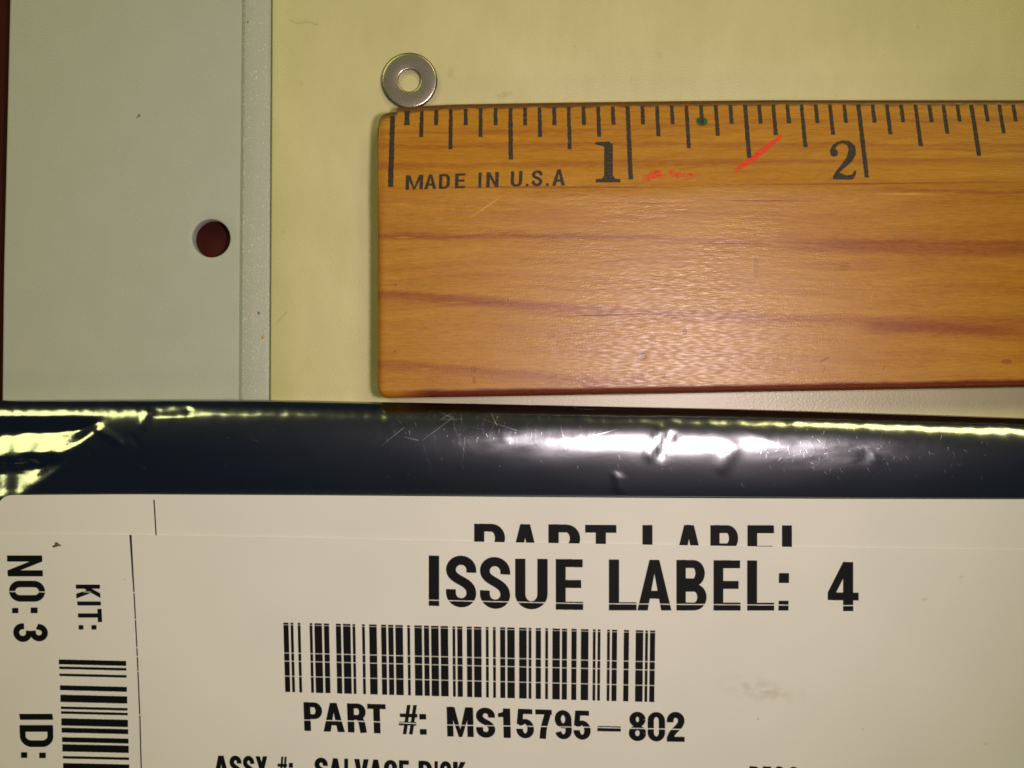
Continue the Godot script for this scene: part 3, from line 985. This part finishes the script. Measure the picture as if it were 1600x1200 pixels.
func paper(ink: Ink, w: int, h: int, x0: float, y0: float, k: float, extra: Callable) -> ImageTexture:
	var d := PackedByteArray()
	d.resize(w * h * 3)
	for y in h:
		for x in w:
			var i := y * w + x
			var f := fine.get_noise_2d(x * 0.3, y * 0.5) * 1.6 + noise.get_noise_2d(x * 0.004, y * 0.004) * 3.0
			var c := Color(0.885, 0.885, 0.90)
			var g: float = extra.call(x / k + x0, y / k + y0)
			if g > 0.0:
				c = c.lerp(Color(0.62, 0.58, 0.48), g)
			var q := ink.a[i]
			if q > 0.0:
				c = c.lerp(Color(0.045, 0.055, 0.075), q)
			d[i * 3] = clampi(int(c.r * 255 + f), 0, 255)
			d[i * 3 + 1] = clampi(int(c.g * 255 + f), 0, 255)
			d[i * 3 + 2] = clampi(int(c.b * 255 + f), 0, 255)
	return image_of(w, h, d)


func label_sheet(called: String, outline: Array, low: float, left: float, radius: float, h: float, thick: float, tex: Texture2D, x0: float, y0: float, w: int, th: int, tk: float) -> MeshInstance3D:
	var k := (CAM_H - h) / FOCAL
	var uv := func(v): return Vector2((v.x / k + 800.0 - x0) * tk / w, (v.z / k + 600.0 - y0) * tk / th)
	var top := []
	var xs := []
	for n in 12:
		xs.append(left + radius * (1 - cos(PI / 2 * n / 11.0)))
	for n in range(1, 70):
		xs.append(left + radius + n * (1720.0 - left - radius) / 69.0)
	for j in 13:
		var row := []
		for x in xs:
			var y := soft(outline, x)
			if x < left + radius:
				var u: float = (left + radius - x) / radius
				y += radius * (1 - sqrt(maxf(0, 1 - u * u)))
			var py := lerpf(y, low, [0.0, 0.004, 0.01, 0.03, 0.07, 0.14, 0.25, 0.4, 0.55, 0.7, 0.8, 0.9, 1.0][j])
			var hh := h + noise.get_noise_2d(x * 0.004, py * 0.006 + 31) * 0.00006
			row.append(P(x, py, hh))
		top.append(row)
	var m := mat(Color.WHITE, 0.55)
	m.albedo_texture = tex
	m.metallic_specular = 0.25
	var at := P(800, 950, 0) * Vector3(1, 0, 1)
	var o := put(called, solid(top, func(bx, bz): return h - thick + noise.get_noise_2d((bx / k + 800.0) * 0.004, (bz / k + 600.0) * 0.006 + 31) * 0.00006, uv, at), m, self)
	o.position = at
	return o


func make_part_label() -> void:
	var w := 2048
	var tk := w / 1760.0
	var h := 160
	var to := func(p: Vector2): return (p - Vector2(-20, 760)) * tk
	var ink := Ink.new(w, h)
	line_text(ink, [["P", 741, 789], ["A", 794, 847], ["R", 857, 908], ["T", 914.5, 963], ["L", 1004, 1046], ["A", 1050, 1103], ["B", 1110, 1156], ["E", 1168, 1210], ["L", 1222, 1264]],
		[[740, 818.5], [964, 820.5], [1260, 821]], [[740, 895], [964, 898], [1260, 899]], 0.0, to)
	quad_ink(ink, [Vector2(239.8, 781), Vector2(241.4, 781), Vector2(245.2, 845), Vector2(243.6, 845)], to, 0.95)
	ink.settle()
	var tex := paper(ink, w, h, -20, 760, tk, func(_x, _y): return 0.0)
	var o := label_sheet("paper_label", [[-10, 774], [25, 773.5], [200, 772.5], [500, 774], [800, 776.5], [1000, 778], [1300, 779.5], [1720, 780.5]], 893.0, -4.0, 22.0, BAG_TOP - 0.00012, 0.00012, tex, -20, 760, w, h, tk)
	tag(o, "white paper label reading PART LABEL, mostly covered by the label over it", "label")
	o.set_meta("group", "paper labels stuck on the bag")


func make_issue_label() -> void:
	var w := 2048
	var tk := w / 1760.0
	var h := 560
	var to := func(p: Vector2): return (p - Vector2(-20, 825)) * tk
	var ink := Ink.new(w, h)
	var gap := Ink.new(w, h)
	# heading
	line_text(ink, [["I", 670, 686], ["S", 697, 744], ["S", 750, 797], ["U", 805, 855.5], ["E", 868.5, 911], ["L", 951.5, 994.5], ["A", 996, 1049], ["B", 1057, 1104], ["E", 1115, 1157], ["L", 1167.5, 1209.5]],
		[[660, 868], [740, 869.5], [800, 873], [960, 874.5], [1210, 876]], [[660, 946], [740, 948.5], [800, 951.5], [960, 953.5], [1210, 954]], 0.0, to)
	line_text(ink, [[":", 1217, 1232.5]], [[1200, 874], [1240, 874]], [[1200, 954], [1240, 954]], 0.6, to)
	line_text(ink, [["4", 1293.5, 1341.5]], [[1200, 876.5], [1345, 878.5]], [[1200, 953.5], [1345, 955]], 0.0, to)
	quad_ink(gap, pts([660, 936.6, 740, 938.4, 900, 942, 1060, 943.4, 1345, 945.4, 1345, 947.2, 1060, 945.2, 900, 943.8, 740, 940.2, 660, 938.4]), to)
	# the wide bar code, bar and space widths in modules
	var widths := "2112141131232131131232212132123121313211222132121221323112221231222232111311232331112"
	var total := 0
	for ch in widths:
		total += int(ch)
	var m := 0
	var tl := Vector2(443, 973); var tr := Vector2(1023.5, 985.5)
	var bl := Vector2(446, 1081); var br := Vector2(1022, 1097)
	for n in widths.length():
		var u0 := float(m) / total - 0.0003
		m += int(widths[n])
		var u1 := float(m) / total + 0.0003
		if n % 2 == 0:
			quad_ink(ink, [tl.lerp(tr, u0), tl.lerp(tr, u1), bl.lerp(br, u1), bl.lerp(br, u0)], to)
	for e in [[0.022, 0.034], [0.428, 0.445], [0.545, 0.562], [0.762, 0.779]]:
		quad_ink(gap, [tl.lerp(bl, e[0]) + Vector2(-4, 0), tr.lerp(br, e[0]) + Vector2(4, 0), tr.lerp(br, e[1]) + Vector2(4, 0), tl.lerp(bl, e[1]) + Vector2(-4, 0)], to, 0.85)
	# part number
	line_text(ink, [["P", 475, 503.5], ["A", 505, 538], ["R", 543, 572.5], ["T", 574.5, 603], ["#", 623, 651.5]], [[470, 1097], [660, 1102]], [[470, 1141.5], [660, 1148]], -0.8, to, 0.22, 0.165)
	line_text(ink, [[":", 655.5, 666]], [[650, 1104], [670, 1104]], [[650, 1147.5], [670, 1147.8]], -0.8, to)
	line_text(ink, [["M", 698.5, 739.5], ["S", 744, 773.5], ["1", 778.5, 797.5], ["5", 806.5, 834], ["7", 837, 862.5], ["9", 867, 893], ["5", 896, 922.5]], [[695, 1104.5], [925, 1111]], [[695, 1150.5], [925, 1156]], -0.6, to, 0.22, 0.165)
	line_text(ink, [["-", 933.5, 970]], [[930, 1134.5], [970, 1135.2]], [[930, 1142.2], [970, 1143]], 0.0, to)
	line_text(ink, [["8", 982.5, 1009.5], ["0", 1012, 1039], ["2", 1042, 1069.5]], [[980, 1112], [1070, 1113.5]], [[980, 1157.5], [1070, 1159]], 0.0, to, 0.22, 0.165)
	quad_ink(gap, pts([470, 1124, 580, 1126.4, 700, 1132, 925, 1135.5, 1075, 1139, 1075, 1141, 925, 1137.3, 700, 1133.8, 580, 1128.4, 470, 1125.8]), to)
	# assembly line and the top of another line, both running out of the picture
	line_text(ink, [["A", 333.5, 358], ["S", 359, 377.5], ["S", 380, 397.5], ["Y", 400, 418], ["#", 433, 448]], [[330, 1180.5], [450, 1182.5]], [[330, 1217], [450, 1220]], -0.6, to, 0.23, 0.17)
	line_text(ink, [[":", 451.5, 457.5]], [[450, 1182], [460, 1182]], [[450, 1220], [460, 1220]], 0, to)
	line_text(ink, [["S", 491.5, 512], ["A", 513, 535], ["L", 538, 552], ["V", 553.5, 576], ["A", 576, 598], ["G", 600, 620.5], ["E", 623.5, 639], ["D", 654, 675], ["I", 679, 684], ["S", 687.5, 705], ["K", 708, 728]], [[490, 1184], [730, 1191]], [[490, 1222], [730, 1229]], 0, to, 0.23, 0.17)
	line_text(ink, [["D", 1171, 1188], ["E", 1192, 1205], ["S", 1209, 1226], ["C", 1231, 1249]], [[1170, 1197.6], [1270, 1198.6]], [[1170, 1231], [1270, 1232]], 0, to, 0.22, 0.16)
	# the strip at the left, printed sideways: letters read downwards, their tops to the right
	for e in [["N", 868, 900.5, 11, 65.5, 1.2], ["O", 907.5, 940, 13.5, 69.5, 0.8], ["3", 974, 1003, 20, 74, 0], ["I", 1115.5, 1124.5, 30, 81.5, 0], ["D", 1133, 1167, 30.5, 82.5, 0]]:
		letter(ink, e[0], [Vector2(e[4], e[1]), Vector2(e[4] + 1.5, e[2]), Vector2(e[3] + 1.5, e[2]), Vector2(e[3], e[1])], to, 0.19, 0.17)
	for e in [[19, 950, 28.5, 958], [48, 949.5, 58.5, 958], [33, 1175.5, 42.5, 1184], [61.5, 1176, 71.5, 1184.5]]:
		quad_ink(ink, box(e[0], e[1], e[2], e[3]), to)
	for e in [["K", 913.5, 935, 118.5, 156], ["I", 940, 946, 120.5, 157], ["T", 951.5, 972, 121.5, 158.5]]:
		letter(ink, e[0], [Vector2(e[4], e[1]), Vector2(e[4] + 0.8, e[2]), Vector2(e[3] + 0.8, e[2]), Vector2(e[3], e[1])], to, 0.19, 0.17)
	for e in [[123, 977, 130, 983.5], [143, 977, 150.5, 983.5]]:
		quad_ink(ink, box(e[0], e[1], e[2], e[3]), to)
	quad_ink(gap, pts([8, 923.3, 75, 924.2, 75, 926, 8, 925.1]), to)
	quad_ink(gap, pts([130, 924, 142, 924.4, 142, 926, 130, 925.6]), to)
	var y := 1030.5
	var side := "2112142232111231222132123121313211222132121221323112"
	for n in side.length():
		var hgt := int(side[n]) * 3.68
		if n % 2 == 0:
			var l := 92.0 + (y - 1030) * 0.042
			var r := 197.0 + (y - 1030) * 0.030
			quad_ink(ink, [Vector2(l, y), Vector2(r, y + 2.4), Vector2(r, y + 2.4 + hgt), Vector2(l, y + hgt)], to)
		y += hgt
	# ruled line, with the printer's drop-outs
	quad_ink(ink, pts([203.6, 832, 205.2, 832, 210.4, 930, 215.6, 1030, 219.4, 1120, 221.4, 1200, 224.4, 1300, 222.8, 1300, 219.8, 1200, 217.8, 1120, 214.0, 1030, 208.8, 930, 202.0, 832]), to, 0.9)
	for yy in [925, 967, 1011, 1025, 1048, 1116]:
		quad_ink(gap, box(200, yy, 225, yy + 1.8), to)
	ink.settle()
	for i in ink.a.size():
		ink.a[i] *= 1.0 - clampf(gap.a[i], 0, 1)
	var smudge := func(px: float, py: float) -> float:
		var g := 0.0
		if px > 1080 and px < 1300 and py > 1030 and py < 1130:
			var c := Vector2((px - 1190) / 85.0, (py - 1078 - (px - 1190) * 0.16) / 22.0)
			g = clampf(1.0 - c.length(), 0, 1) * clampf(0.45 + 1.2 * noise.get_noise_2d(px * 0.035, py * 0.05), 0, 1) * 0.30
		for e in [[1502, 901, 5, 0.2], [1444, 936, 6, 0.2], [1184, 1123, 3, 0.4], [1348, 1139, 3, 0.25], [1540, 1162, 5, 0.15], [194, 905, 2, 0.6]]:
			var r: float = Vector2(px - e[0], (py - e[1]) * 1.6).length() / e[2]
			if r < 1: g = maxf(g, e[3] * (1 - r) * 1.5)
		return g
	var tex := paper(ink, w, h, -20, 825, tk, smudge)
	var o := label_sheet("paper_label", [[-10, 834.5], [120, 835], [240, 836.5], [400, 839], [500, 841], [640, 844.5], [800, 847.5], [1000, 851], [1300, 855.5], [1600, 859.5], [1720, 861]], 1290.0, -6.0, 8.0, BAG_TOP + 0.00002, 0.00012, tex, -20, 825, w, h, tk)
	tag(o, "white paper label reading ISSUE LABEL: 4, with a wide bar code and part number", "label")
	o.set_meta("group", "paper labels stuck on the bag")


func make_crumb() -> void:
	var st := SurfaceTool.new()
	st.begin(Mesh.PRIMITIVE_TRIANGLES)
	st.set_smooth_group(0)
	var k := (CAM_H - BAG_TOP) / FOCAL
	var n := 14
	var ring := []
	for i in n:
		var a := TAU * i / n
		var r := 4.2 + 1.6 * sin(a * 3.0 + 0.6) + 1.0 * sin(a * 5.0)
		if i == 5 or i == 6: r = 7.5
		ring.append(Vector3(cos(a) * r * 1.15 * k, 0.0, sin(a) * r * 0.75 * k))
	var top := Vector3(0, 0.00022, 0)
	for i in n:
		var a: Vector3 = ring[i]
		var b: Vector3 = ring[(i + 1) % n]
		var a1 := a * 0.6 + Vector3(0, 0.00014, 0)
		var b1 := b * 0.6 + Vector3(0, 0.00016, 0)
		tri(st, top, a1, b1, Vector2.ZERO, Vector2.ZERO, Vector2.ZERO)
		quad(st, a1, a, b, b1, func(_v): return Vector2.ZERO)
		tri(st, Vector3.ZERO, b, a, Vector2.ZERO, Vector2.ZERO, Vector2.ZERO)
	st.index()
	st.generate_normals()
	var o := put("crumb", st.commit(), mat(Color(0.17, 0.10, 0.04), 0.8), self)
	o.position = P(89, 851, BAG_TOP + 0.00004)
	tag(o, "tiny brown crumb on the white label, above the letters NO", "crumb")
